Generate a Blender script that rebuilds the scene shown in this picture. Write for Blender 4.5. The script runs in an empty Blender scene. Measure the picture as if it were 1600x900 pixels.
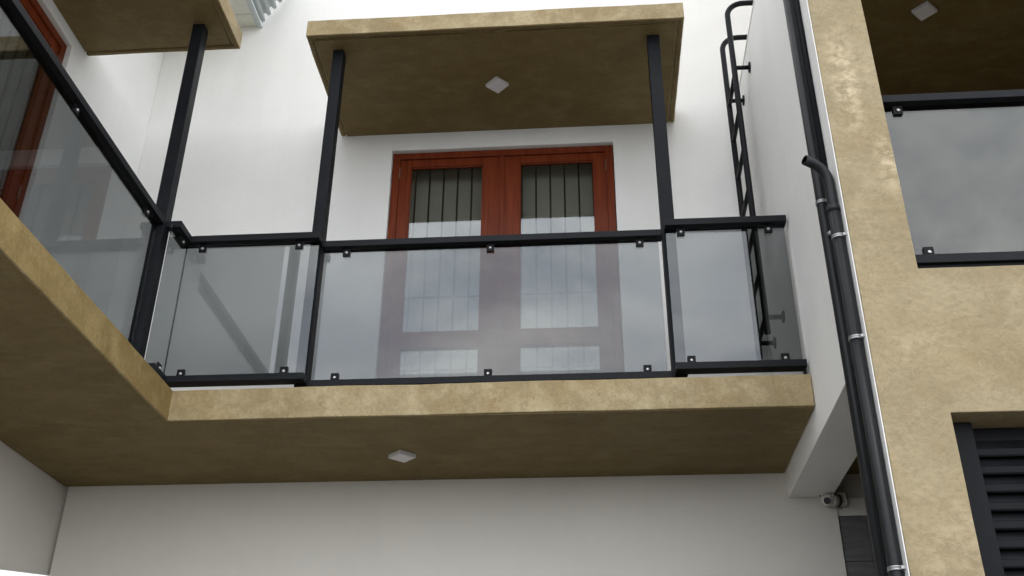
import bpy, bmesh, math, random
from mathutils import Vector, Matrix, noise
random.seed(7)
S = bpy.context.scene
COL = S.collection

# ------------------------------------------------------------------ camera, sky, sun, exposure
Z0 = 1.6                                   # eye height above the ground
cam = bpy.data.cameras.new("camera")
cam.sensor_fit = 'HORIZONTAL'; cam.sensor_width = 36.0
cam.lens = 1629.174 / 1600 * 36.0
cam.clip_start = 0.05; cam.clip_end = 3000
camo = bpy.data.objects.new("camera", cam); COL.objects.link(camo)
right = Vector((0.99709924, 0.07585774, 0.00622106))
fwd = Vector((-0.06926701, 0.87050899, 0.48725371))
up = Vector((0.03154648, -0.48627122, 0.87323829))
M = Matrix((right, up, -fwd)).transposed().to_4x4()
M.translation = Vector((0, 0, Z0))
camo.matrix_world = M
S.camera = camo

SUN_EL, SUN_AZ = math.radians(66), math.radians(165)     # behind the camera, slightly right, veiled by cloud
w = bpy.data.worlds.new("World"); S.world = w; w.use_nodes = True
nt = w.node_tree; nt.nodes.clear()
wo = nt.nodes.new("ShaderNodeOutputWorld"); bg = nt.nodes.new("ShaderNodeBackground")
sky = nt.nodes.new("ShaderNodeTexSky"); sky.sky_type = 'NISHITA'; sky.sun_disc = False
sky.sun_elevation = SUN_EL; sky.sun_rotation = SUN_AZ
sky.air_density = 1.0; sky.dust_density = 3.0
hs = nt.nodes.new("ShaderNodeHueSaturation"); hs.inputs['Saturation'].default_value = 0.25
nt.links.new(sky.outputs[0], hs.inputs['Color'])
tc = nt.nodes.new("ShaderNodeTexCoord"); mp = nt.nodes.new("ShaderNodeMapping")
mp.inputs['Scale'].default_value = (1, 1, 2.0); mp.inputs['Location'].default_value = (9.9, 18.7, 4.4)
nt.links.new(tc.outputs['Generated'], mp.inputs['Vector'])
n1 = nt.nodes.new("ShaderNodeTexNoise"); n1.inputs['Scale'].default_value = 4.2
n1.inputs['Detail'].default_value = 7; n1.inputs['Roughness'].default_value = 0.55; n1.inputs['Distortion'].default_value = 0.35
nt.links.new(mp.outputs[0], n1.inputs['Vector'])
cr = nt.nodes.new("ShaderNodeValToRGB")
cr.color_ramp.elements[0].position = 0.40; cr.color_ramp.elements[0].color = (14.2, 15.0, 17.0, 1)
cr.color_ramp.elements[1].position = 0.64; cr.color_ramp.elements[1].color = (28.0, 28.2, 28.2, 1)
nt.links.new(n1.outputs['Fac'], cr.inputs[0])
mx = nt.nodes.new("ShaderNodeMix"); mx.data_type = 'RGBA'; mx.inputs['Factor'].default_value = 0.85
nt.links.new(hs.outputs[0], mx.inputs['A']); nt.links.new(cr.outputs[0], mx.inputs['B'])
# sky made brighter low down, dimmer overhead, to light walls under the canopies
sep = nt.nodes.new("ShaderNodeSeparateXYZ"); nt.links.new(tc.outputs['Generated'], sep.inputs[0])
mr = nt.nodes.new("ShaderNodeMapRange"); mr.inputs['From Min'].default_value = 0.0; mr.inputs['From Max'].default_value = 1.0
mr.inputs['To Min'].default_value = 1.45; mr.inputs['To Max'].default_value = 0.50
nt.links.new(sep.outputs['Z'], mr.inputs['Value'])
vm = nt.nodes.new("ShaderNodeVectorMath"); vm.operation = 'SCALE'
nt.links.new(mx.outputs['Result'], vm.inputs[0]); nt.links.new(mr.outputs[0], vm.inputs['Scale'])
nt.links.new(vm.outputs[0], bg.inputs['Color']); bg.inputs['Strength'].default_value = 0.12
nt.links.new(bg.outputs[0], wo.inputs['Surface'])

sun = bpy.data.lights.new("sun", 'SUN'); sun.energy = 0.5; sun.angle = math.radians(22); sun.color = (1, 0.97, 0.93)
suno = bpy.data.objects.new("sun", sun); COL.objects.link(suno)
# direction towards the sun: Nishita rotation is clockwise from +Y
sd = Vector((math.sin(SUN_AZ) * math.cos(SUN_EL), math.cos(SUN_AZ) * math.cos(SUN_EL), math.sin(SUN_EL)))
suno.rotation_euler = sd.to_track_quat('Z', 'Y').to_euler(); suno.location = (0, -10, 20)

S.view_settings.view_transform = 'Standard'; S.view_settings.look = 'None'
S.view_settings.gamma = 1; S.view_settings.use_curve_mapping = False
S.view_settings.exposure = 0.22
S.cycles.max_bounces = 14; S.cycles.transparent_max_bounces = 24; S.cycles.diffuse_bounces = 8; S.cycles.glossy_bounces = 8

# ------------------------------------------------------------------ materials
def mat(name):
    m = bpy.data.materials.new(name); m.use_nodes = True
    nt = m.node_tree
    return m, nt, nt.nodes['Principled BSDF']
def N(nt, t, **kw):
    n = nt.nodes.new(t)
    for k, v in kw.items():
        if k in n.inputs: n.inputs[k].default_value = v
        else: setattr(n, k, v)
    return n
def ramp(nt, src, stops):
    r = nt.nodes.new("ShaderNodeValToRGB"); e = r.color_ramp.elements
    while len(e) < len(stops): e.new(0.5)
    for i, (p, c) in enumerate(stops):
        e[i].position = p; e[i].color = (c, c, c, 1) if not isinstance(c, tuple) else (*c, 1)
    nt.links.new(src, r.inputs[0]); return r
def mixc(nt, fac, a, b, mode='MIX'):
    m = nt.nodes.new("ShaderNodeMix"); m.data_type = 'RGBA'; m.blend_type = mode
    for s, v in (('Factor', fac), ('A', a), ('B', b)):
        if isinstance(v, (int, float)): m.inputs[s].default_value = v
        elif isinstance(v, tuple): m.inputs[s].default_value = (*v, 1)
        else: nt.links.new(v, m.inputs[s])
    return m.outputs['Result']
def coords(nt, scale=(1, 1, 1)):
    tc = nt.nodes.new("ShaderNodeTexCoord"); mp = nt.nodes.new("ShaderNodeMapping")
    mp.inputs['Scale'].default_value = scale
    nt.links.new(tc.outputs['Object'], mp.inputs['Vector']); return mp.outputs[0]
def noise_t(nt, vec, scale, detail=4, rough=0.5, dist=0.0):
    n = N(nt, "ShaderNodeTexNoise", Scale=scale, Detail=detail, Roughness=rough, Distortion=dist)
    nt.links.new(vec, n.inputs['Vector']); return n.outputs['Fac']
def bump(nt, bsdf, h, strength, dist=0.01):
    b = N(nt, "ShaderNodeBump", Strength=strength, Distance=dist)
    nt.links.new(h, b.inputs['Height']); nt.links.new(b.outputs[0], bsdf.inputs['Normal'])

def plaster_tan(name, dark, mid, light, blotch, scale=1.0, stretch=(1, 1, 1.5), bloom=0.3, blobs=(), ochre=0.25):
    m, nt, b = mat(name)
    v = coords(nt, stretch)
    big = noise_t(nt, v, 1.3 * scale, 4, 0.5, 0.3)
    med = noise_t(nt, v, 4.0 * scale, 7, 0.58, 0.5)
    sw = noise_t(nt, v, 11 * scale, 8, 0.62, 1.0)
    fine = noise_t(nt, v, 42 * scale, 6, 0.6, 0.4)
    c = mixc(nt, ramp(nt, big, [(0.36, 0.0), (0.64, 1.0)]).outputs[0], dark, mid)
    c = mixc(nt, ramp(nt, med, [(0.44, 0.0), (0.64, 0.85)]).outputs[0], c, light)
    c = mixc(nt, ramp(nt, sw, [(0.34, 0.45), (0.50, 0.0)]).outputs[0], c, tuple(x * 0.88 for x in dark))
    oc = noise_t(nt, v, 2.3 * scale, 4, 0.55, 0.4)
    c = mixc(nt, ramp(nt, oc, [(0.48, 0.0), (0.68, ochre)]).outputs[0], c, (dark[0] * 1.04, dark[1] * 0.92, dark[2] * 0.72))
    # fine curved trowel marks
    sw2 = noise_t(nt, v, 5.5 * scale, 5, 0.5, 2.2)
    ring = ramp(nt, sw2, [(0.488, 0.0), (0.50, 0.42), (0.512, 0.0)])
    c = mixc(nt, ring.outputs[0], c, tuple(x * 0.75 for x in dark))
    ring2 = ramp(nt, sw2, [(0.555, 0.0), (0.567, 0.22), (0.58, 0.0)])
    c = mixc(nt, ring2.outputs[0], c, blotch)
    # pale lime bloom in soft ragged patches, stronger where given
    p1 = noise_t(nt, v, 1.4 * scale, 3, 0.5, 0.2)
    p2 = noise_t(nt, v, 14 * scale, 9, 0.7, 0.5)
    mask = ramp(nt, p1, [(0.52, 0.0), (0.70, bloom)]).outputs[0]
    for (c0, c1, c2, r0, r1, r2, st) in blobs:
        tcb = nt.nodes.new("ShaderNodeTexCoord"); mpb = nt.nodes.new("ShaderNodeMapping")
        mpb.inputs['Location'].default_value = (-c0 / r0, -c1 / r1, -c2 / r2); mpb.inputs['Scale'].default_value = (1 / r0, 1 / r1, 1 / r2)
        nt.links.new(tcb.outputs['Object'], mpb.inputs['Vector'])
        ln = N(nt, "ShaderNodeVectorMath", operation='LENGTH'); nt.links.new(mpb.outputs[0], ln.inputs[0])
        mk = ramp(nt, ln.outputs['Value'], [(0.25, st), (1.0, 0.0)]).outputs[0]
        mxx = N(nt, "ShaderNodeMath", operation='MAXIMUM'); nt.links.new(mask, mxx.inputs[0]); nt.links.new(mk, mxx.inputs[1]); mask = mxx.outputs[0]
    pm = N(nt, "ShaderNodeMath", operation='MULTIPLY')
    nt.links.new(mask, pm.inputs[0])
    nt.links.new(ramp(nt, p2, [(0.44, 0.0), (0.58, 1.0)]).outputs[0], pm.inputs[1])
    c = mixc(nt, pm.outputs[0], c, blotch)
    c = mixc(nt, ramp(nt, fine, [(0.3, 0.34), (0.58, 0.0)]).outputs[0], c, tuple(x * 0.6 for x in dark))
    nt.links.new(c, b.inputs['Base Color'])
    r = ramp(nt, sw, [(0.3, 0.5), (0.7, 0.72)]); nt.links.new(r.outputs[0], b.inputs['Roughness'])
    b.inputs['Specular IOR Level'].default_value = 0.2
    h = mixc(nt, 0.4, med, fine); h = mixc(nt, 0.25, h, sw2); bump(nt, b, h, 0.5, 0.006)
    return m

TAN = plaster_tan("tan_cement_plaster", (0.262, 0.207, 0.116), (0.31, 0.25, 0.146), (0.35, 0.288, 0.175), (0.52, 0.425, 0.275), 1.0, (1, 1, 1.3), 0.35, ((1.21, 3.77, 4.75, 0.085, 0.3, 0.42, 1.0), (1.32, 3.77, 4.27, 0.06, 0.3, 0.20, 1.0), (1.28, 3.77, 3.4, 0.2, 0.3, 0.1, 0.3)))
FASCIA = plaster_tan("tan_cement_edge", (0.265, 0.202, 0.103), (0.345, 0.275, 0.152), (0.43, 0.355, 0.208), (0.53, 0.45, 0.29), 1.6, (1, 1, 1), 0.45, (), 0.6)
FASCIA_SIDE = plaster_tan("ochre_shaded_cement_edge", (0.20, 0.137, 0.050), (0.26, 0.185, 0.072), (0.32, 0.235, 0.10), (0.42, 0.33, 0.17), 1.6, (1, 1, 1), 0.3, (), 0.5)
SOFFIT = plaster_tan("shaded_brown_soffit", (0.158, 0.111, 0.041), (0.180, 0.130, 0.051), (0.212, 0.158, 0.068), (0.26, 0.205, 0.105), 1.2, (1, 1.8, 1), 0.35)  # darker copy of the tan plaster, underside shade put into its colour

def white_paint(name, col, streak=0.0):
    m, nt, b = mat(name)
    v = coords(nt); a = noise_t(nt, v, 1.3, 5, 0.6, 0.6)
    c = mixc(nt, ramp(nt, a, [(0.35, 0.0), (0.7, 0.9)]).outputs[0], col, tuple(x * 0.93 for x in col))
    vs = coords(nt, (6, 6, 0.5)); s = noise_t(nt, vs, 1.6, 6, 0.65, 0.2)
    c = mixc(nt, ramp(nt, s, [(0.5, 0.0), (0.75, streak)]).outputs[0], c, (0.45, 0.44, 0.40))
    sp = noise_t(nt, v, 45, 4, 0.7)
    c = mixc(nt, ramp(nt, sp, [(0.66, 0.0), (0.74, 0.25)]).outputs[0], c, (0.55, 0.53, 0.48))
    nt.links.new(c, b.inputs['Base Color']); b.inputs['Roughness'].default_value = 0.7
    h = mixc(nt, 0.4, noise_t(nt, v, 3.5, 7, 0.6, 0.7), noise_t(nt, v, 60, 3, 0.6)); bump(nt, b, h, 0.40, 0.007)
    return m
WHITE = white_paint("white_painted_plaster", (0.76, 0.757, 0.73), 0.07)
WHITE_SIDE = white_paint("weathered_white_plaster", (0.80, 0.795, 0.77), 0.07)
WHITE_LOW = white_paint("shaded_porch_plaster", (0.66, 0.635, 0.575), 0.06)  # white turned darker and warmer, porch shade put into the colour

def metal_paint(name, col, rough=0.42, dust=0.04):
    m, nt, b = mat(name)
    v = coords(nt); a = noise_t(nt, v, 7, 6, 0.65, 0.4)
    c = mixc(nt, ramp(nt, a, [(0.45, 0.0), (0.8, dust)]).outputs[0], col, (0.16, 0.16, 0.155))
    nt.links.new(c, b.inputs['Base Color'])
    r = ramp(nt, a, [(0.3, rough), (0.75, rough + 0.18)]); nt.links.new(r.outputs[0], b.inputs['Roughness'])
    b.inputs['Specular IOR Level'].default_value = 0.10
    bump(nt, b, noise_t(nt, v, 90, 2, 0.5), 0.08, 0.002)
    return m
BLACK = metal_paint("black_painted_steel", (0.010, 0.011, 0.013), 0.38)
GREY_STEEL = metal_paint("charcoal_painted_steel", (0.007, 0.008, 0.010), 0.4)
LOUVRE = metal_paint("charcoal_aluminium", (0.0075, 0.008, 0.0095), 0.42)
PIPE = metal_paint("grey_black_plastic_pipe", (0.013, 0.014, 0.0155), 0.30, 0.05)
PIPE.node_tree.nodes["Principled BSDF"].inputs["Specular IOR Level"].default_value = 0.2
CLIPM = metal_paint("black_clip_metal", (0.008, 0.008, 0.009), 0.35, 0.05)
def simple(name, col, rough, metal=0.0):
    m, nt, b = mat(name)
    v = coords(nt); a = noise_t(nt, v, 20, 4, 0.6)
    c = mixc(nt, ramp(nt, a, [(0.4, 0.0), (0.8, 0.4)]).outputs[0], col, tuple(x * 0.75 for x in col))
    nt.links.new(c, b.inputs['Base Color']); b.inputs['Roughness'].default_value = rough; b.inputs['Metallic'].default_value = metal
    return m
HINGE = simple("dull_brass", (0.20, 0.15, 0.11), 0.5, 0.4)
CHROME = simple("polished_steel", (0.42, 0.42, 0.42), 0.35, 1.0)
CLAMP = simple("galvanised_steel", (0.40, 0.40, 0.40), 0.45, 0.85)
PLASTIC = simple("white_plastic", (0.62, 0.60, 0.60), 0.45)
DIFFUSER = simple("frosted_diffuser", (0.74, 0.72, 0.73), 0.35)
CREAM = simple("cream_plastic", (0.60, 0.58, 0.52), 0.4)
DARKP = simple("dark_plastic", (0.012, 0.012, 0.013), 0.2)
GUTTER = simple("pale_blue_gutter", (0.52, 0.57, 0.58), 0.5)
SHEET = simple("galvanised_roof_sheet", (0.50, 0.54, 0.54), 0.45, 0.3)
EAVE = simple("cream_eave_board", (0.66, 0.67, 0.60), 0.6)
BLIND = simple("grey_window_blind", (0.36, 0.36, 0.335), 0.8)

def wood():
    m, nt, b = mat("varnished_red_wood")
    v = coords(nt, (18, 18, 1.1)); g = noise_t(nt, v, 2.2, 8, 0.65, 0.9)
    v2 = coords(nt, (1, 1, 0.6)); g2 = noise_t(nt, v2, 3, 3, 0.5)
    c = mixc(nt, ramp(nt, g, [(0.32, 0.0), (0.68, 1.0)]).outputs[0], (0.098, 0.0155, 0.005), (0.190, 0.038, 0.010))
    c = mixc(nt, ramp(nt, g2, [(0.35, 0.0), (0.7, 0.45)]).outputs[0], c, (0.145, 0.027, 0.008))
    nt.links.new(c, b.inputs['Base Color']); b.inputs['Roughness'].default_value = 0.42
    b.inputs['Specular IOR Level'].default_value = 0.12; b.inputs['Coat Weight'].default_value = 0.03; b.inputs['Coat Roughness'].default_value = 0.15
    bump(nt, b, g, 0.12, 0.002)
    return m
WOOD = wood()

def glass(name, r0, tint, wav=0.0):
    m = bpy.data.materials.new(name); m.use_nodes = True; nt = m.node_tree; nt.nodes.clear()
    out = nt.nodes.new("ShaderNodeOutputMaterial")
    tr = N(nt, "ShaderNodeBsdfTransparent", Color=(*tint, 1)); gl = N(nt, "ShaderNodeBsdfGlossy", Roughness=0.0, Color=(0.96, 0.98, 0.98, 1))
    geo = nt.nodes.new("ShaderNodeNewGeometry")
    dot = N(nt, "ShaderNodeVectorMath", operation='DOT_PRODUCT')
    nt.links.new(geo.outputs['Normal'], dot.inputs[0]); nt.links.new(geo.outputs['Incoming'], dot.inputs[1])
    ab = N(nt, "ShaderNodeMath", operation='ABSOLUTE'); nt.links.new(dot.outputs['Value'], ab.inputs[0])
    om = N(nt, "ShaderNodeMath", operation='SUBTRACT'); om.inputs[0].default_value = 1; nt.links.new(ab.outputs[0], om.inputs[1])
    pw = N(nt, "ShaderNodeMath", operation='POWER'); nt.links.new(om.outputs[0], pw.inputs[0]); pw.inputs[1].default_value = 5
    ma = N(nt, "ShaderNodeMath", operation='MULTIPLY_ADD'); nt.links.new(pw.outputs[0], ma.inputs[0]); ma.inputs[1].default_value = 1 - r0; ma.inputs[2].default_value = r0
    mixs = nt.nodes.new("ShaderNodeMixShader"); nt.links.new(ma.outputs[0], mixs.inputs[0])
    nt.links.new(tr.outputs[0], mixs.inputs[1]); nt.links.new(gl.outputs[0], mixs.inputs[2])
    v = coords(nt)
    if wav:
        bb = N(nt, "ShaderNodeBump", Strength=wav, Distance=0.004)
        nt.links.new(noise_t(nt, v, 1.6, 2, 0.5), bb.inputs['Height']); nt.links.new(bb.outputs[0], gl.inputs['Normal'])
    # dried dust and water marks, denser in places
    du = N(nt, "ShaderNodeBsdfDiffuse", Color=(0.55, 0.55, 0.53, 1))
    d1 = noise_t(nt, v, 2.2, 4, 0.6, 0.5); d2 = noise_t(nt, v, 120, 3, 0.7)
    mm = N(nt, "ShaderNodeMath", operation='MULTIPLY')
    nt.links.new(ramp(nt, d1, [(0.42, 0.15), (0.75, 1.0)]).outputs[0], mm.inputs[0])
    nt.links.new(ramp(nt, d2, [(0.55, 0.0), (0.74, 0.04)]).outputs[0], mm.inputs[1])
    m2 = nt.nodes.new("ShaderNodeMixShader"); nt.links.new(mm.outputs[0], m2.inputs[0])
    nt.links.new(mixs.outputs[0], m2.inputs[1]); nt.links.new(du.outputs[0], m2.inputs[2])
    nt.links.new(m2.outputs[0], out.inputs['Surface'])
    return m
RAIL_GLASS = glass("grey_tinted_rail_glass", 0.064, (0.53, 0.545, 0.55), 0.06)
DOOR_GLASS = glass("reflective_door_glass", 0.098, (0.86, 0.87, 0.85), 0.05)

FLOORT = simple("cream_bounce_tile", (0.80, 0.79, 0.76), 0.3)
def tile_m():
    m, nt, b = mat("dark_ribbed_stone_tile")
    v = coords(nt, (2, 2, 14)); a = noise_t(nt, v, 3, 7, 0.65, 1.0)
    c = mixc(nt, ramp(nt, a, [(0.35, 0.0), (0.7, 1.0)]).outputs[0], (0.085, 0.085, 0.085), (0.14, 0.14, 0.137))
    nt.links.new(c, b.inputs['Base Color']); b.inputs['Roughness'].default_value = 0.6
    bump(nt, b, a, 0.25, 0.006); return m
TILE = tile_m()
GROUT = simple("grout", (0.08, 0.08, 0.08), 0.9)
def concrete():
    m, nt, b = mat("concrete_paving")
    v = coords(nt); a = noise_t(nt, v, 0.8, 8, 0.6, 0.4)
    c = mixc(nt, a, (0.10, 0.097, 0.090), (0.155, 0.15, 0.14))
    nt.links.new(c, b.inputs['Base Color']); b.inputs['Roughness'].default_value = 0.85
    bump(nt, b, noise_t(nt, v, 40, 5, 0.7), 0.3, 0.01); return m
CONCRETE = concrete()

# ------------------------------------------------------------------ mesh helpers (z is measured from the eye, Z0 above ground)
def link(name, me, m, parent=None, smooth=False):
    o = bpy.data.objects.new(name, me); COL.objects.link(o)
    if m is not None and not me.materials: me.materials.append(m)
    if parent is not None:
        o.parent = parent
        o.location = -Vector(parent.get('abs', (0, 0, 0)))
    if smooth:
        for p in me.polygons: p.use_smooth = True
    o['abs'] = (0.0, 0.0, 0.0)
    return o
def thing(name, label, cat, loc, group=None):
    o = bpy.data.objects.new(name, None); COL.objects.link(o)
    o.empty_display_size = 0.2
    l = Vector((loc[0], loc[1], loc[2] + Z0)); o.location = l; o['abs'] = tuple(l)
    o['label'] = label; o['category'] = cat
    if group: o['group'] = group
    return o
def bev(bm, wd):
    if wd: bmesh.ops.bevel(bm, geom=list(bm.edges), offset=wd, segments=2, affect='EDGES', profile=0.7)
def add_box(bm, x0, x1, y0, y1, z0, z1, wd=0.0):
    b2 = bmesh.new()
    vs = [b2.verts.new((x, y, z + Z0)) for x in (x0, x1) for y in (y0, y1) for z in (z0, z1)]
    for f in ((0, 1, 3, 2), (4, 6, 7, 5), (0, 4, 5, 1), (2, 3, 7, 6), (0, 2, 6, 4), (1, 5, 7, 3)):
        b2.faces.new([vs[i] for i in f])
    bmesh.ops.recalc_face_normals(b2, faces=b2.faces)
    bev(b2, wd)
    me = bpy.data.meshes.new("t"); b2.to_mesh(me); b2.free(); bm.from_mesh(me); bpy.data.meshes.remove(me)
def fin(name, bm, m, parent=None, smooth=False):
    me = bpy.data.meshes.new(name); bm.to_mesh(me); bm.free()
    return link(name, me, m, parent, smooth)
def box(name, m, parent, x0, x1, y0, y1, z0, z1, wd=0.002):
    bm = bmesh.new(); add_box(bm, x0, x1, y0, y1, z0, z1, wd); return fin(name, bm, m, parent)
def boxes(name, m, parent, L, wd=0.002):
    bm = bmesh.new()
    for a in L: add_box(bm, *a, wd)
    return fin(name, bm, m, parent)
def subdiv(a, step):
    out = [a[0]]
    for p, q in zip(a, a[1:]):
        n = max(1, int(round((q - p) / step)))
        out += [p + (q - p) * i / n for i in range(1, n + 1)]
    return out
def vox(name, m, parent, xs, ys, zs, solid, step=0.08, amp=0.0, bevel=0.003, smooth=False, edge_amp=None):
    """a solid made of boxes on a common grid, with shared vertices and slightly uneven hand-plastered faces"""
    X, Y, Zs = subdiv(xs, step), subdiv(ys, step), subdiv(zs, step)
    nx, ny, nz = len(X) - 1, len(Y) - 1, len(Zs) - 1
    def s(i, j, k):
        if not (0 <= i < nx and 0 <= j < ny and 0 <= k < nz): return False
        return solid((X[i] + X[i + 1]) / 2, (Y[j] + Y[j + 1]) / 2, (Zs[k] + Zs[k + 1]) / 2)
    G = {(i, j, k): s(i, j, k) for i in range(nx) for j in range(ny) for k in range(nz)}
    bm = bmesh.new(); V = {}
    def v(i, j, k):
        if (i, j, k) not in V:
            p = Vector((X[i], Y[j], Zs[k] + Z0))
            if amp:
                d = Vector((noise.noise(p * 2.3), noise.noise(p * 2.3 + Vector((9, 3, 1))), noise.noise(p * 2.3 + Vector((2, 8, 5)))))
                d2 = Vector((noise.noise(p * 9), noise.noise(p * 9 + Vector((9, 3, 1))), noise.noise(p * 9 + Vector((2, 8, 5)))))
                p = p + d * amp + d2 * amp * 0.45
            V[(i, j, k)] = bm.verts.new(p)
        return V[(i, j, k)]
    D = [((1, 0, 0), ((1, 0, 0), (1, 1, 0), (1, 1, 1), (1, 0, 1))), ((-1, 0, 0), ((0, 0, 0), (0, 0, 1), (0, 1, 1), (0, 1, 0))),
         ((0, 1, 0), ((0, 1, 0), (0, 1, 1), (1, 1, 1), (1, 1, 0))), ((0, -1, 0), ((0, 0, 0), (1, 0, 0), (1, 0, 1), (0, 0, 1))),
         ((0, 0, 1), ((0, 0, 1), (1, 0, 1), (1, 1, 1), (0, 1, 1))), ((0, 0, -1), ((0, 0, 0), (0, 1, 0), (1, 1, 0), (1, 0, 0)))]
    for (i, j, k), t in G.items():
        if not t: continue
        for d, q in D:
            if not G.get((i + d[0], j + d[1], k + d[2]), False):
                bm.faces.new([v(i + a, j + b, k + c) for a, b, c in q])
    o = fin(name, bm, m, parent)
    if bevel:
        md = o.modifiers.new("bevel", 'BEVEL'); md.width = bevel; md.segments = 2; md.limit_method = 'ANGLE'; md.angle_limit = math.radians(40)
    return o
def tube(bm, pts, r, seg=14, cap=True, r_in=None):
    """round tube through the points"""
    P = [Vector((p[0], p[1], p[2] + Z0)) for p in pts]
    rings = []; n = len(P)
    ref = None
    for i, p in enumerate(P):
        t = (P[min(i + 1, n - 1)] - P[max(i - 1, 0)]).normalized()
        if ref is None:
            ref = Vector((0, 0, 1)) if abs(t.z) < 0.9 else Vector((1, 0, 0))
        a = (ref - t * ref.dot(t)).normalized(); b = t.cross(a); ref = a
        rings.append([bm.verts.new(p + (a * math.cos(2 * math.pi * k / seg) + b * math.sin(2 * math.pi * k / seg)) * r) for k in range(seg)])
    for A, B in zip(rings, rings[1:]):
        for k in range(seg): f = bm.faces.new((A[k], A[(k + 1) % seg], B[(k + 1) % seg], B[k])); f.smooth = True
    if cap: bm.faces.new(list(reversed(rings[0]))); bm.faces.new(rings[-1])
    return rings
def arc(c, r, a0, a1, n, u, v):
    c, u, v = Vector(c), Vector(u), Vector(v)
    return [tuple(c + u * r * math.cos(a0 + (a1 - a0) * i / n) + v * r * math.sin(a0 + (a1 - a0) * i / n)) for i in range(n + 1)]
def dupe(o, parent=None, dloc=(0, 0, 0)):
    c = o.copy(); COL.objects.link(c)
    if parent is not None: c.parent = parent
    c.location = Vector(c.location) + Vector(dloc)
    for ch in [x for x in o.children]:
        g = ch.copy(); COL.objects.link(g); g.parent = c
    return c

# ------------------------------------------------------------------ key dimensions
yF, yB = 4.80, 5.782
zS, zT = 1.979, 2.147
zC, zCt = 4.503, 4.625
xL, xW, xR = -2.132, -3.10, 1.104
yT = 3.774

# ------------------------------------------------------------------ ground
g = box('ground', CONCRETE, None, -300, 300, -300, 300, -1.9, -1.6, 0); g['kind'] = 'structure'
g['label'] = 'grey concrete paving in front of the house'

# ------------------------------------------------------------------ white house
house = thing('house', 'white rendered house with L shaped tan cement balcony and two canopies', 'house', (-1.0, 5.8, -1.6))
dx0, dx1, dzt = -1.300, 0.226, 4.358
vox('back_wall', WHITE, house, [-3.25, dx0, dx1, 1.3445], [yB, yB + 0.2], [2.0, zT, dzt, 7.2],
    lambda x, y, z: not (dx0 < x < dx1 and zT < z < dzt), 0.14, 0.0025)
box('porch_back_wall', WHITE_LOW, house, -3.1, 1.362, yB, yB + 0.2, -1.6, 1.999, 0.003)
ly0, ly1 = 3.14, 4.665
vox('side_wall', WHITE, house, [xW - 0.2, xW], [0.6, ly0, ly1, yB - 0.002], [2.0, zT, dzt + 0.06, 7.2],
    lambda x, y, z: not (ly0 < y < ly1 and zT < z < dzt + 0.06), 0.14, 0.002)
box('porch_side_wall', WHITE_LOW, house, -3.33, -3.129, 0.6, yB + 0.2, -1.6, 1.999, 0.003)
# L shaped balcony slab
vox('balcony_slab', FASCIA, house, [xW, xL, xR - 0.004], [1.4, yF, yB - 0.002], [zS, zT],
    lambda x, y, z: x < xL or y > yF, 0.05, 0.0034, 0.004)
slab = bpy.data.objects['balcony_slab']; slab.data.materials.append(FASCIA_SIDE)      # browner mix on the long side edge, its shade also put into the colour
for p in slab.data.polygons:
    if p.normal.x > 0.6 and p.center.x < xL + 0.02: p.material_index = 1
# unseen pale floor tiles, added to bounce light onto the door wall
ft = box('bounce_tile_bed', GROUT, house, xW + 0.01, xR - 0.01, 4.98, yB - 0.003, zT - 0.001, zT + 0.0015, 0)
f0 = box('bounce_tile', FLOORT, ft, xW + 0.012, xW + 0.408, 4.982, 5.378, zT + 0.0015, zT + 0.006, 0.001)
for i in range(10):
    for j in range(2):
        if i or j:
            q = f0.copy(); COL.objects.link(q); q.parent = ft; q.location = Vector(f0.location) + Vector((i * 0.4005, j * 0.4005, 0))
# thin soffit layer under the slab, its colour darkened to carry the shade
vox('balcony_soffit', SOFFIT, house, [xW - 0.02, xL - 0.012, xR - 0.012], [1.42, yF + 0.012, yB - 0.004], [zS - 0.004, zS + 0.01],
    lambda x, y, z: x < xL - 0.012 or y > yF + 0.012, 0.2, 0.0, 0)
# beam wall on the right of the balcony
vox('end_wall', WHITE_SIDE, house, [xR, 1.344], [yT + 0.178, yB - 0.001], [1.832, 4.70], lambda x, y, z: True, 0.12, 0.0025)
box('wall_coping', WHITE_SIDE, house, xR - 0.004, 1.35, yT + 0.18, yB - 0.003, 4.701, 4.715, 0.003)

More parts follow.
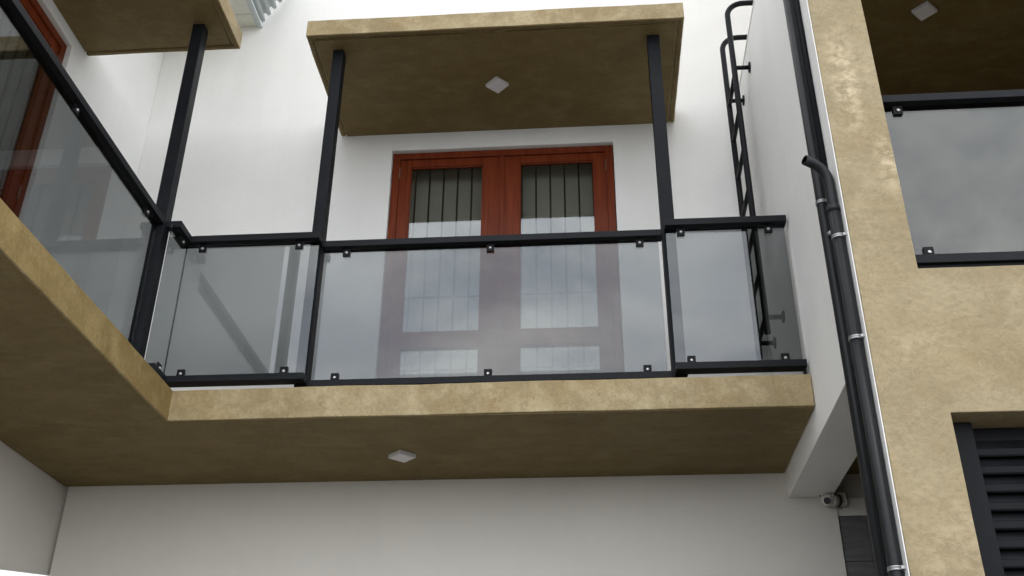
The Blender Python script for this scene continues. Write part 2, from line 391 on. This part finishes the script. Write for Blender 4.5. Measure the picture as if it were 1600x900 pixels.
def canopy(x0, x1, y0, y1, wall):
    """slab with a drip groove cut round its underside; wall = the side that meets the wall"""
    g0, g1, gd = 0.030, 0.047, 0.013
    gx0 = x0 + (0 if wall == 'x0' else 1) * g0; hx0 = x0 + (0 if wall == 'x0' else 1) * g1
    ys = sorted({y0, y0 + g0, y0 + g1, y1} | ({y1 - g1, y1 - g0} if wall == 'x0' else set()))
    xs = sorted({x0, x1 - g1, x1 - g0, x1} | ({x0 + g0, x0 + g1} if wall != 'x0' else set()))
    iy1 = y1 - g1 if wall == 'x0' else y1; oy1 = y1 - g0 if wall == 'x0' else y1
    def sol(x, y, z):
        if z > zC + gd: return True
        inner = (hx0 < x or wall == 'x0') and x < x1 - g1 and y0 + g1 < y and (y < iy1)
        outer = (x < gx0 and wall != 'x0') or x > x1 - g0 or y < y0 + g0 or (wall == 'x0' and y > oy1)
        return inner or outer
    c = vox('canopy', FASCIA, house, xs, ys, [zC, zC + gd, zCt], sol, 0.05, 0.0034, 0.003)
    # brown layer on the underside inside the groove, shade put into its colour
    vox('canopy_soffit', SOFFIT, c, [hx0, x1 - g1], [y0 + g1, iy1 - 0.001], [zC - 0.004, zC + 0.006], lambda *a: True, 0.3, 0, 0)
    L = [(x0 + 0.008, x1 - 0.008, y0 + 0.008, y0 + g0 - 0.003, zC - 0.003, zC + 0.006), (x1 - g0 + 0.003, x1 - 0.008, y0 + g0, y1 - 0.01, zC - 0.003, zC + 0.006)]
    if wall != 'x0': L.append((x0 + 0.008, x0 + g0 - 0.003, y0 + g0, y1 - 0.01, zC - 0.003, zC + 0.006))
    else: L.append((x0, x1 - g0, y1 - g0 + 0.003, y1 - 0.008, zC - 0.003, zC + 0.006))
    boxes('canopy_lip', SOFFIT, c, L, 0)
    # rough mortar left along the top edge
    bm = bmesh.new()
    nseg = 60
    for (ax, ay, bx_, by) in (((x0, y0, x1, y0)), ((x1, y0, x1, y1))):
        pass
    bm.free()
    return c
canopy(-1.672, 0.652, 4.765, yB - 0.001, 'y1')
canopy(xW, -2.112, 2.53, 4.853, 'x0')

# eave, gutter and cladding high on the left
boxes('eave_board', EAVE, house, [(xW, -2.42, 3.0, 4.60, 5.582, 5.64), (xW, -2.42, 4.606, 5.646, 5.58, 5.64), (xW, -2.42, 5.652, yB - 0.002, 5.582, 5.64)], 0.003)
boxes('gutter', GUTTER, house, [(-2.419, -2.405, 3.0, yB - 0.002, 5.57, 5.70), (-2.402, -2.37, 3.0, yB - 0.004, 5.56, 5.576)], 0.003)
bm = bmesh.new()
rows = []
for i in range(49):
    t = i / 48; off = 0.014 * math.sin(t * 2 * math.pi * 6)
    x = -2.395 + 0.22 * t - off * 0.8; z = 5.585 + 0.38 * t + off * 0.5
    rows.append([bm.verts.new((x, y, z + Z0)) for y in (3.0, yB - 0.01 - 0.03 * (i % 8 < 4))])
for a, b in zip(rows, rows[1:]):
    f = bm.faces.new((a[0], a[1], b[1], b[0])); f.smooth = True
o = fin('corrugated_sheet', bm, SHEET, house)
md = o.modifiers.new('solid', 'SOLIDIFY'); md.thickness = 0.002

# ------------------------------------------------------------------ double door (local frame, copied for the side wall)
def door(origin, rot, label, blind_x=0):
    W, H = dx1 - dx0, dzt - zT
    d = bpy.data.objects.new('double_door', None); COL.objects.link(d)
    d.parent = house; d.location = Vector((origin[0], origin[1], origin[2] + Z0)) - Vector(house['abs'])
    d.rotation_euler = (0, 0, rot); d['label'] = label; d['abs'] = (0, 0, Z0)
    def B(name, m, L, wd=0.002):
        return boxes(name, m, d, L, wd)
    f = 0.052
    B('door_frame', WOOD, [(0.004, f, 0.032, 0.12, 0, H - 0.004), (W - f, W - 0.004, 0.032, 0.12, 0, H - 0.004), (f, W - f, 0.0322, 0.12, H - f, H - 0.004)], 0.003)
    lw = (W - 2 * f) / 2
    for k in (0, 1):
        a0 = f + k * lw + 0.0012; a1 = f + (k + 1) * lw - 0.0012
        p0, p1 = ((-1.173 - dx0, -0.667 - dx0), (-0.418 - dx0, 0.089 - dx0))[k]
        zb, zm0, zm1, zt = 0.24, 2.856 - zT, 2.962 - zT, 4.245 - zT
        y0, y1 = 0.045, 0.085
        B('door_leaf', WOOD, [(a0, p0, y0, y1, 0.01, H - f - 0.003), (p1, a1, y0, y1, 0.01, H - f - 0.003), (p0, p1, y0 + .0004, y1, 0.01, zb),
                              (p0, p1, y0 + .0004, y1, zm0, zm1), (p0, p1, y0 + .0004, y1, zt, H - f - 0.003)], 0.0018)
        # glazing beads
        bb = 0.009
        for (q0, q1) in ((zb, zm0), (zm1, zt)):
            B('glazing_bead', WOOD, [(p0, p0 + bb, y0 + 0.008, y0 + 0.02, q0, q1), (p1 - bb, p1, y0 + 0.008, y0 + 0.02, q0, q1),
                                     (p0 + bb, p1 - bb, y0 + 0.008, y0 + 0.02, q0, q0 + bb), (p0 + bb, p1 - bb, y0 + 0.008, y0 + 0.02, q1 - bb, q1)], 0.001)
            box('pane', DOOR_GLASS, d, p0 - 0.004, p1 + 0.004, y0 + 0.021, y0 + 0.027, q0 - 0.004, q1 + 0.004, 0)
        bars = []
        first = None
        for i in range(5 if k == 0 else 6):
            bx_ = p0 + (0.026 if k == 0 else 0.006) + i * 0.0975
            if first is None:
                first = B('security_bar', BLACK, [(bx_, bx_ + 0.0125, y1 + 0.012, y1 + 0.023, 0.03, H - 0.07)], 0.001)
            else:
                c = dupe(first); c.location.x += i * 0.0975
        for zh in (3.241 - zT, 2.72 - zT, 4.0 - zT - 0.0):
            if zh > 1.5: continue
            B('security_bar', BLACK, [(a0 + 0.02, a1 - 0.02, y1 + 0.0235, y1 + 0.030, zh, zh + 0.012)], 0.001)
        # hinges
        hx = f - 0.004 if k == 0 else W - f - 0.004
        for hz in (4.15 - zT, 3.22 - zT, 0.22):
            bm = bmesh.new(); tube(bm, [(hx + 0.004, 0.040, hz), (hx + 0.004, 0.040, hz + 0.09)], 0.006, 10)
            h = fin('hinge', bm, HINGE, d)
    # astragal over the meeting stiles
    B('meeting_strip', WOOD, [(W / 2 - 0.016, W / 2 + 0.016, 0.032, 0.0445, 0.012, H - f - 0.005)], 0.003)
    B('window_blind', BLIND, [(-0.1, W + 0.1, 0.202, 0.208, -0.1, H + 0.1)], 0)
    B('door_sill', FASCIA, [(0.004, W - 0.004, 0.004, 0.118, -0.012, -0.001)], 0.001)
    return d
door((dx0, yB, zT), 0, 'red varnished double door with barred panes facing the camera')
dd = door((xW, ly0, zT), math.radians(90), 'red varnished double door in the left side wall')
dd.scale.z = (dzt + 0.06 - zT) / (dzt - zT)

# ------------------------------------------------------------------ tan building on the right
tanb = thing('tan_building', 'tan cement rendered building on the right with a balcony opening and a louvred window', 'building', (2.5, 4.0, -1.6))
ox0, oz0, oz1 = 1.355, 2.145, 4.40
wx0, wz1 = 1.362, 1.516
vox('facade_wall', TAN, tanb, [xR + 0.003, ox0, wx0, 3.6, 4.3], [yT, yT + 0.176], [-1.6, -0.3, wz1, oz0, oz1, 6.5],
    lambda x, y, z: not ((ox0 < x < 3.6 and oz0 < z < oz1) or (wx0 < x < 3.6 and -0.3 < z < wz1)), 0.07, 0.002, 0.004)
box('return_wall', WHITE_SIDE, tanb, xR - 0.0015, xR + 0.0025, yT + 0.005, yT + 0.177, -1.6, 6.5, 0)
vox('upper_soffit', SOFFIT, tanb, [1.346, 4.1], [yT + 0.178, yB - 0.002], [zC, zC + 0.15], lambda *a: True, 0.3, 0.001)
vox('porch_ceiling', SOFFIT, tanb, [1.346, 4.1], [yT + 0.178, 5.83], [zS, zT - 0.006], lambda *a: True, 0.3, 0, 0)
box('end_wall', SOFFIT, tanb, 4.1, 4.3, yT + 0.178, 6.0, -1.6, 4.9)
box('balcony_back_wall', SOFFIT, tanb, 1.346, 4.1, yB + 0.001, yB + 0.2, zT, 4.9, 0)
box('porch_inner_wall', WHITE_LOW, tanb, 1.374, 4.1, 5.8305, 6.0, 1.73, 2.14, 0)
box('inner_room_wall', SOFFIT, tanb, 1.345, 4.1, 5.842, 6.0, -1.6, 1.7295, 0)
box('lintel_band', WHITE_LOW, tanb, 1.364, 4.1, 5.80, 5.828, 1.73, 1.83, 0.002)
tw = box('tiled_wall', GROUT, tanb, 1.366, 4.1, 5.815, 5.84, -1.6, 1.729, 0)
t0 = box('tile', TILE, tw, 1.368, 1.522, 5.803, 5.8148, 1.479, 1.727, 0.0015)
first = True
for r in range(4):
    for c in range(8):
        if r == 0 and c == 0: continue
        q = t0.copy(); COL.objects.link(q); q.parent = tw
        q.location = Vector(t0.location) + Vector((c * 0.1565, random.uniform(-0.001, 0.001), -r * 0.2515))

# louvred window in the lower opening
lw = bpy.data.objects.new('louvre_window', None); COL.objects.link(lw); lw.parent = tanb
lw.location = Vector((1.38, yT + 0.11, -0.3 + Z0)) - Vector(tanb['abs']); lw['abs'] = (1.38, yT + 0.11, -0.3 + Z0)
fy0, fy1 = yT + 0.100, yT + 0.174
boxes('window_frame', LOUVRE, lw, [(wx0 + 0.001, 1.466, fy0, fy1, -0.3, wz1 - 0.003), (3.5, 3.599, fy0, fy1, -0.3, wz1 - 0.003),
      (1.466, 3.5, fy0 + 0.066, fy1, 1.445, wz1 - 0.003), (1.466, 3.5, fy0 + 0.0005, fy1, -0.3, -0.23)], 0.003)
box('light_stop_panel', BLACK, lw, 1.38, 3.55, fy1 + 0.001, fy1 + 0.006, -0.29, wz1 - 0.01, 0)  # added dark panel that stops light leaking between the slats
bm = bmesh.new()
# one blade: sloping face with a turned-down lip, overlapping the blade below
prof = [(0.020, 0.0), (0.016, 0.006), (0.016, 0.030), (0.026, 0.036), (0.048, 0.074), (0.052, 0.074), (0.030, 0.034), (0.022, 0.028), (0.022, 0.0)]
prof = [(a, b) for a, b in prof]
rings = [[bm.verts.new((x, fy0 + 0.012 + a, 1.385 + b + Z0)) for a, b in prof] for x in (1.467, 3.499)]
n = len(prof)
for k in range(n): bm.faces.new((rings[0][k], rings[1][k], rings[1][(k + 1) % n], rings[0][(k + 1) % n]))
bm.faces.new(rings[0]); bm.faces.new(list(reversed(rings[1])))
bmesh.ops.recalc_face_normals(bm, faces=bm.faces)
bl = fin('louvre_slat', bm, LOUVRE, lw)
for i in range(1, 23):
    c = bl.copy(); COL.objects.link(c); c.parent = lw; c.location = Vector(bl.location) + Vector((0, 0, -0.0705 * i))

# ------------------------------------------------------------------ balustrades
def clip_proto(parent, facing='y'):
    """square glass clamp with a domed bolt, origin at its top centre on the glass face"""
    return None
def make_clip(parent, p, side, top=True):
    """p = clamp centre on the glass face; side 'y' faces -y, 'x' faces +x"""
    s, h, t = 0.021, 0.024, 0.012
    x, y, z = p
    if side == 'y': B = (x - s, x + s, y - t, y + 0.001, z - h, z + h)
    else: B = (x - 0.001, x + t, y - s, y + s, z - h, z + h)
    c = box('clip', CLIPM, parent, *B, 0.003)
    bm = bmesh.new()
    zb = z - 0.004
    if side == 'y': pts = [(x, y - t + 0.002, zb), (x, y - t - 0.003, zb), (x, y - t - 0.006, zb), (x, y - t - 0.0075, zb)]
    else: pts = [(x + t - 0.002, y, zb), (x + t + 0.003, y, zb), (x + t + 0.006, y, zb), (x + t + 0.0075, y, zb)]
    rings = []
    seg = 12
    for q, r in zip(pts, (0.0095, 0.0095, 0.007, 0.0035)):
        ring = []
        for k in range(seg):
            a = 2 * math.pi * k / seg
            off = Vector((math.cos(a) * r, 0, math.sin(a) * r)) if side == 'y' else Vector((0, math.cos(a) * r, math.sin(a) * r))
            ring.append(bm.verts.new(Vector((q[0], q[1], q[2] + Z0)) + off))
        rings.append(ring)
    for A, Bq in zip(rings, rings[1:]):
        for k in range(seg):
            f = bm.faces.new((A[k], A[(k + 1) % seg], Bq[(k + 1) % seg], Bq[k])); f.smooth = True
    bm.faces.new(rings[-1]); bm.faces.new(rings[0])
    bmesh.ops.recalc_face_normals(bm, faces=bm.faces)
    fin('bolt', bm, CHROME, c)
    return c
RT0, RT1, RB0, RB1 = 3.046, 3.085, 2.193, 2.230
gz0, gz1 = 2.2302, 3.0455

fr = thing('glass_balustrade', 'black framed glass balustrade on the middle balcony in front of the red double door', 'balustrade', (-0.5, 4.85, zT))
# side section left, middle section, side section right
boxes('rail', BLACK, fr, [(-2.18, -1.455, 4.80, 4.872, RT0, RT1), (-2.2615, -2.181, 4.641, 4.872, RT0, RT1), (-1.52, -1.456, 4.873, 4.899, RT0, RT1)], 0.003)
boxes('rail', BLACK, fr, [(-1.462, 0.433, 4.90, 4.972, RT0, RT1)], 0.003)
boxes('rail', BLACK, fr, [(0.445, 1.092, 4.80, 4.872, RT0, RT1), (0.446, 0.51, 4.873, 4.899, RT0, RT1)], 0.003)
boxes('bottom_rail', BLACK, fr, [(-2.18, -1.455, 4.80, 4.872, RB0, RB1), (-2.2615, -2.181, 4.641, 4.872, RB0, RB1), (-1.52, -1.456, 4.873, 4.899, RB0, RB1)], 0.003)
boxes('bottom_rail', BLACK, fr, [(-1.462, 0.433, 4.90, 4.972, RB0, RB1)], 0.003)
boxes('bottom_rail', BLACK, fr, [(0.445, 1.092, 4.80, 4.872, RB0, RB1), (0.446, 0.51, 4.873, 4.899, RB0, RB1)], 0.003)
for k, (a, b) in enumerate(((-1.529, -1.463), (0.434, 0.508))):
    p = box('post', GREY_STEEL, fr, a, b, 4.90, 4.976, zT, zC - 0.001, 0.003)
box('foot', GREY_STEEL, fr, 1.078, 1.090, 4.83, 4.86, zT, RB0, 0.001)
box('foot', BLACK, fr, -0.55, -0.5, 4.92, 4.95, zT, RB0, 0.001)
box('glass_panel', RAIL_GLASS, fr, -2.2135, -1.462, 4.842, 4.850, gz0, gz1, 0)
box('glass_panel', RAIL_GLASS, fr, -1.457, 0.414, 4.938, 4.946, gz0, gz1, 0)
gp = box('glass_panel', RAIL_GLASS, fr, 0.449, 1.084, 4.8425, 4.8505, gz0, gz1, 0)
for v in gp.data.vertices: v.co.y += (v.co.x - 0.449) * 0.0100
box('glass_panel', RAIL_GLASS, fr, -2.222, -2.214, 4.612, 4.848, gz0, gz1, 0)
box('glass_seal', DARKP, fr, -2.2225, -2.2145, 4.8483, 4.8525, gz0, gz1, 0)
CZT, CZB = 3.021, 2.255
for x in (-2.12, -1.571, 0.529, 0.996):
    make_clip(fr, (x, 4.842, CZT), 'y'); make_clip(fr, (x, 4.842, CZB), 'y')
for x in (-1.325, -0.515, 0.311):
    make_clip(fr, (x, 4.938, CZT), 'y'); make_clip(fr, (x, 4.938, CZB), 'y')
make_clip(fr, (-2.214, 4.755, CZT), 'x'); make_clip(fr, (-2.214, 4.755, CZB), 'x')

sr = thing('glass_balustrade', 'black framed glass balustrade running along the left side balcony towards the camera', 'balustrade', (-2.3, 3.6, zT))
xs0, xs1 = -2.335, -2.263
boxes('rail', BLACK, sr, [(xs0, xs1, 2.74, 4.614, RT0, RT1)], 0.003)
boxes('rail', BLACK, sr, [(-2.256, -2.181, 1.45, 2.70, RT0, RT1)], 0.003)
boxes('bottom_rail', BLACK, sr, [(xs0, xs1, 2.74, 4.614, RB0, RB1)], 0.003)
boxes('bottom_rail', BLACK, sr, [(-2.256, -2.181, 1.45, 2.70, RB0, RB1)], 0.003)
for a, b in ((4.615, 4.64), ):
    pass
box('post', BLACK, sr, -2.333, -2.2625, 4.6145, 4.690, zT, zC - 0.001, 0.003)
box('post', BLACK, sr, -2.333, -2.2625, 2.665, 2.739, zT, zC - 0.001, 0.003)
box('glass_panel', RAIL_GLASS, sr, -2.304, -2.296, 2.75, 4.600, gz0, gz1, 0)
box('glass_panel', RAIL_GLASS, sr, -2.222, -2.214, 1.47, 2.66, gz0, gz1, 0)
for y in (2.86, 3.60, 4.447):
    make_clip(sr, (-2.296, y, CZT), 'x'); make_clip(sr, (-2.296, y, CZB), 'x')

rr = thing('glass_balustrade', 'black framed glass balustrade inside the opening of the tan building', 'balustrade', (2.4, 3.87, oz0))
ry = 3.835
boxes('rail', BLACK, rr, [(ox0 + 0.002, 3.598, ry, ry + 0.072, RT0 + 0.006, RT1 + 0.006)], 0.003)
boxes('bottom_rail', BLACK, rr, [(ox0 + 0.002, 3.598, ry, ry + 0.072, RB0 + 0.012, RB1 + 0.016)], 0.003)
boxes('foot', BLACK, rr, [(1.36, 3.59, ry + 0.02, ry + 0.05, oz0 + 0.001, RB0 + 0.0115)], 0.001)
box('glass_panel', RAIL_GLASS, rr, ox0 + 0.01, 3.59, ry + 0.038, ry + 0.046, RB1 + 0.0165, RT0 + 0.0055, 0)
for x in (1.445, 2.3, 3.3):
    make_clip(rr, (x, ry + 0.038, CZT + 0.004), 'y')
    make_clip(rr, (x, ry + 0.038, CZB + 0.018), 'y')

# ------------------------------------------------------------------ square surface lamps, set at 45 degrees
def lamp(x, y, z, label, rot=45):
    t = thing('ceiling_lamp', label, 'ceiling lamp', (x, y, z), 'square white ceiling lamps')
    t.rotation_euler = (0, 0, math.radians(rot)); t['abs'] = (0, 0, Z0)
    s = 0.054
    boxes('lamp_body', PLASTIC, t, [(-s, s, -s, s, -0.022, 0.0)], 0.003)
    boxes('lamp_diffuser', DIFFUSER, t, [(-s + 0.008, s - 0.008, -s + 0.008, s - 0.008, -0.025, -0.0215)], 0.002)
    v = boxes('lamp_vent', DARKP, t, [(s - 0.0005, s + 0.0004, -0.024 + i * 0.011, -0.017 + i * 0.011, -0.014, -0.007) for i in range(5)], 0)
    return t
lamp(-1.019, 5.345, zS - 0.004, 'square white lamp under the balcony soffit')
lamp(-0.528, 5.29, zC - 0.004, 'square white lamp under the canopy above the red double door')
lamp(2.075, 4.80, zC - 0.001, 'square white lamp on the dark brown ceiling inside the tan building')

# ------------------------------------------------------------------ roof ladder on the end wall
la = thing('roof_ladder', 'black tubular roof ladder fixed to the white end wall, hooked over its top', 'ladder', (1.0, 5.42, 2.6))
sx = 1.003
for y in (5.25, 5.58):
    bm = bmesh.new()
    pts = [(sx, y, 2.60), (sx, y, 3.8), (sx, y, 4.93)] + arc((sx + 0.11, y, 4.95), 0.11, math.pi, math.pi / 2, 8, (1, 0, 0), (0, 0, 1)) + \
          arc((1.29, y, 4.99), 0.07, math.pi / 2, 0, 6, (1, 0, 0), (0, 0, 1)) + [(1.36, y, 4.75)]
    tube(bm, pts, 0.0185, 14); fin('side_rail', bm, BLACK, la)
for k in range(7):
    z = 2.70 + 0.293 * k
    bm = bmesh.new(); tube(bm, [(sx, 5.265, z), (sx, 5.565, z)], 0.0145, 12); fin('rung', bm, BLACK, la)
for y in (5.25, 5.58):
    for z in (2.70, 4.505):
        bm = bmesh.new(); tube(bm, [(sx + 0.012, y, z), (xR - 0.008, y, z)], 0.014, 12)
        tube(bm, [(xR - 0.009, y, z), (xR - 0.001, y, z)], 0.035, 20); fin('wall_bracket', bm, BLACK, la)

# ------------------------------------------------------------------ downpipes
def clamp(parent, y, z, r, tab=-1):
    bm = bmesh.new(); x = 1.076
    for dz in (-0.008, 0.002):
        tube(bm, [(x, y, z + dz), (x, y, z + dz + 0.0055)], r + 0.003, 20)
    tube(bm, [(x, y, z - 0.002), (x, y, z + 0.003)], r + 0.002, 20)
    add_box(bm, x + 0.012, xR - 0.001, y - r - 0.007, y - r + 0.002, z - 0.006, z + 0.006, 0.001)
    return fin('pipe_clamp', bm, CLAMP, parent)
pr, py1, py2 = 0.0262, 3.995, 3.832
d1 = thing('downpipe', 'tall black downpipe running full height, left of the pair', 'downpipe', (1.074, py1, -1.6))
bm = bmesh.new(); tube(bm, [(1.076, py1, -1.6), (1.076, py1, 6.4)], pr, 22); fin('pipe', bm, PIPE, d1)
for z in (4.6, 2.62, 0.6, -0.7): clamp(d1, py1, z, pr)
bm = bmesh.new(); tube(bm, [(1.085, py1 - 0.045, 2.44), (1.075, py1 - 0.028, 2.44)], 0.011, 12); fin('bracket', bm, CLAMP, d1)
d2 = thing('downpipe', 'shorter black downpipe whose open top end bends out from the wall', 'downpipe', (1.074, py2, -1.6))
bm = bmesh.new(); tube(bm, [(1.076, py2, -1.6), (1.076, py2, 2.48)], pr, 22); fin('pipe', bm, PIPE, d2)
bm = bmesh.new()
er = 0.0225
a = arc((1.076 - 0.085, py2, 2.625), 0.085, 0, math.radians(80), 12, (1, 0, 0), (0, 0, 1))
pts = [(1.076, py2, 2.475), (1.076, py2, 2.56)] + [(p[0], p[1] - 0.0006 * i * i / 3, p[2]) for i, p in enumerate(a)] + [(a[-1][0] - 0.03, py2 - 0.044, a[-1][2] + 0.006)]
rg = tube(bm, pts, er, 22, cap=False)
b = tube(bm, pts, er - 0.004, 22, cap=False)
for k in range(22): bm.faces.new((rg[-1][k], rg[-1][(k + 1) % 22], b[-1][(k + 1) % 22], b[-1][k]))
tube(bm, [(1.076, py2, 2.465), (1.076, py2, 2.495)], pr + 0.0015, 22)
fin('elbow', bm, PIPE, d2)
for z in (2.338, 1.862, 0.945, 0.0): clamp(d2, py2, z, pr)
d3 = thing('conduit', 'thin black conduit squeezed between the white wall and the tall downpipe', 'conduit', (1.09, 3.87, 2.0))
bm = bmesh.new(); tube(bm, [(1.0885, 3.905, 2.2), (1.0885, 3.905, 6.4)], 0.0145, 14); fin('pipe', bm, BLACK, d3)

# ------------------------------------------------------------------ security camera
cc = thing('security_camera', 'small white dome security camera under the end of the white wall', 'security camera', (1.36, 5.74, 1.79))
box('junction_box', CREAM, cc, 1.375, 1.415, 5.75, 5.80, 1.775, 1.85, 0.006)
bm = bmesh.new()
tube(bm, [(1.374, 5.752, 1.80), (1.358, 5.748, 1.80)], 0.034, 24)
fin('mount_ring', bm, DARKP, cc)
bm = bmesh.new()
P = [(1.357, 5.747, 1.80), (1.335, 5.738, 1.80), (1.315, 5.730, 1.80)]
tube(bm, P, 0.034, 24)
fin('camera_base', bm, CREAM, cc)
bm = bmesh.new(); bmesh.ops.create_uvsphere(bm, u_segments=24, v_segments=16, radius=0.035)
for f in bm.faces: f.smooth = True
bmesh.ops.translate(bm, verts=bm.verts, vec=(1.305, 5.722, 1.797 + Z0)); fin('camera_ball', bm, CREAM, cc)
d = Vector((-0.32, -0.86, -0.40)).normalized(); c0 = Vector((1.305, 5.722, 1.797))
bm = bmesh.new(); tube(bm, [tuple(c0 + d * 0.028), tuple(c0 + d * 0.0352)], 0.019, 22); fin('camera_lens', bm, DARKP, cc)
bm = bmesh.new(); tube(bm, [(1.262, 5.72, 1.822), (1.268, 5.722, 1.820)], 0.004, 8); fin('sensor', bm, DARKP, cc)
bm = bmesh.new(); tube(bm, [(1.366, 5.745, 1.775), (1.367, 5.742, 1.755), (1.374, 5.742, 1.752), (1.380, 5.745, 1.765)], 0.003, 8)
fin('cable', bm, DARKP, cc)

# ------------------------------------------------------------------ bright low wall at the lower left
lwt = thing('boundary_wall', 'top edge of a bright white low wall at the bottom left corner', 'wall', (-1.6, 2.5, -1.6))
bm = bmesh.new()
for i in range(12):
    x0 = -2.6 + i * 0.12
    zt = 0.628 + 0.018 * min(1, max(0, (-1.40 - x0))) * 1.3
    vs = []
zt = lambda x: 0.632 - 0.13 * (x + 1.37)
xsn = [-2.6 + 0.11 * i for i in range(14)]
R0 = []
for x in xsn:
    z = zt(x)
    R0.append([bm.verts.new((x, y, q + Z0)) for y, q in ((2.50, -1.6), (2.50, z - 0.008), (2.508, z), (2.64, z), (2.65, z - 0.01), (2.65, -1.6))])
for A, B in zip(R0, R0[1:]):
    for k in range(5): bm.faces.new((A[k], B[k], B[k + 1], A[k + 1]))
bm.faces.new(R0[0]); bm.faces.new(list(reversed(R0[-1])))
bmesh.ops.recalc_face_normals(bm, faces=bm.faces)
fin('wall_body', bm, WHITE, lwt)

for o in list(bpy.data.objects):
    if 'abs' in o: del o['abs']
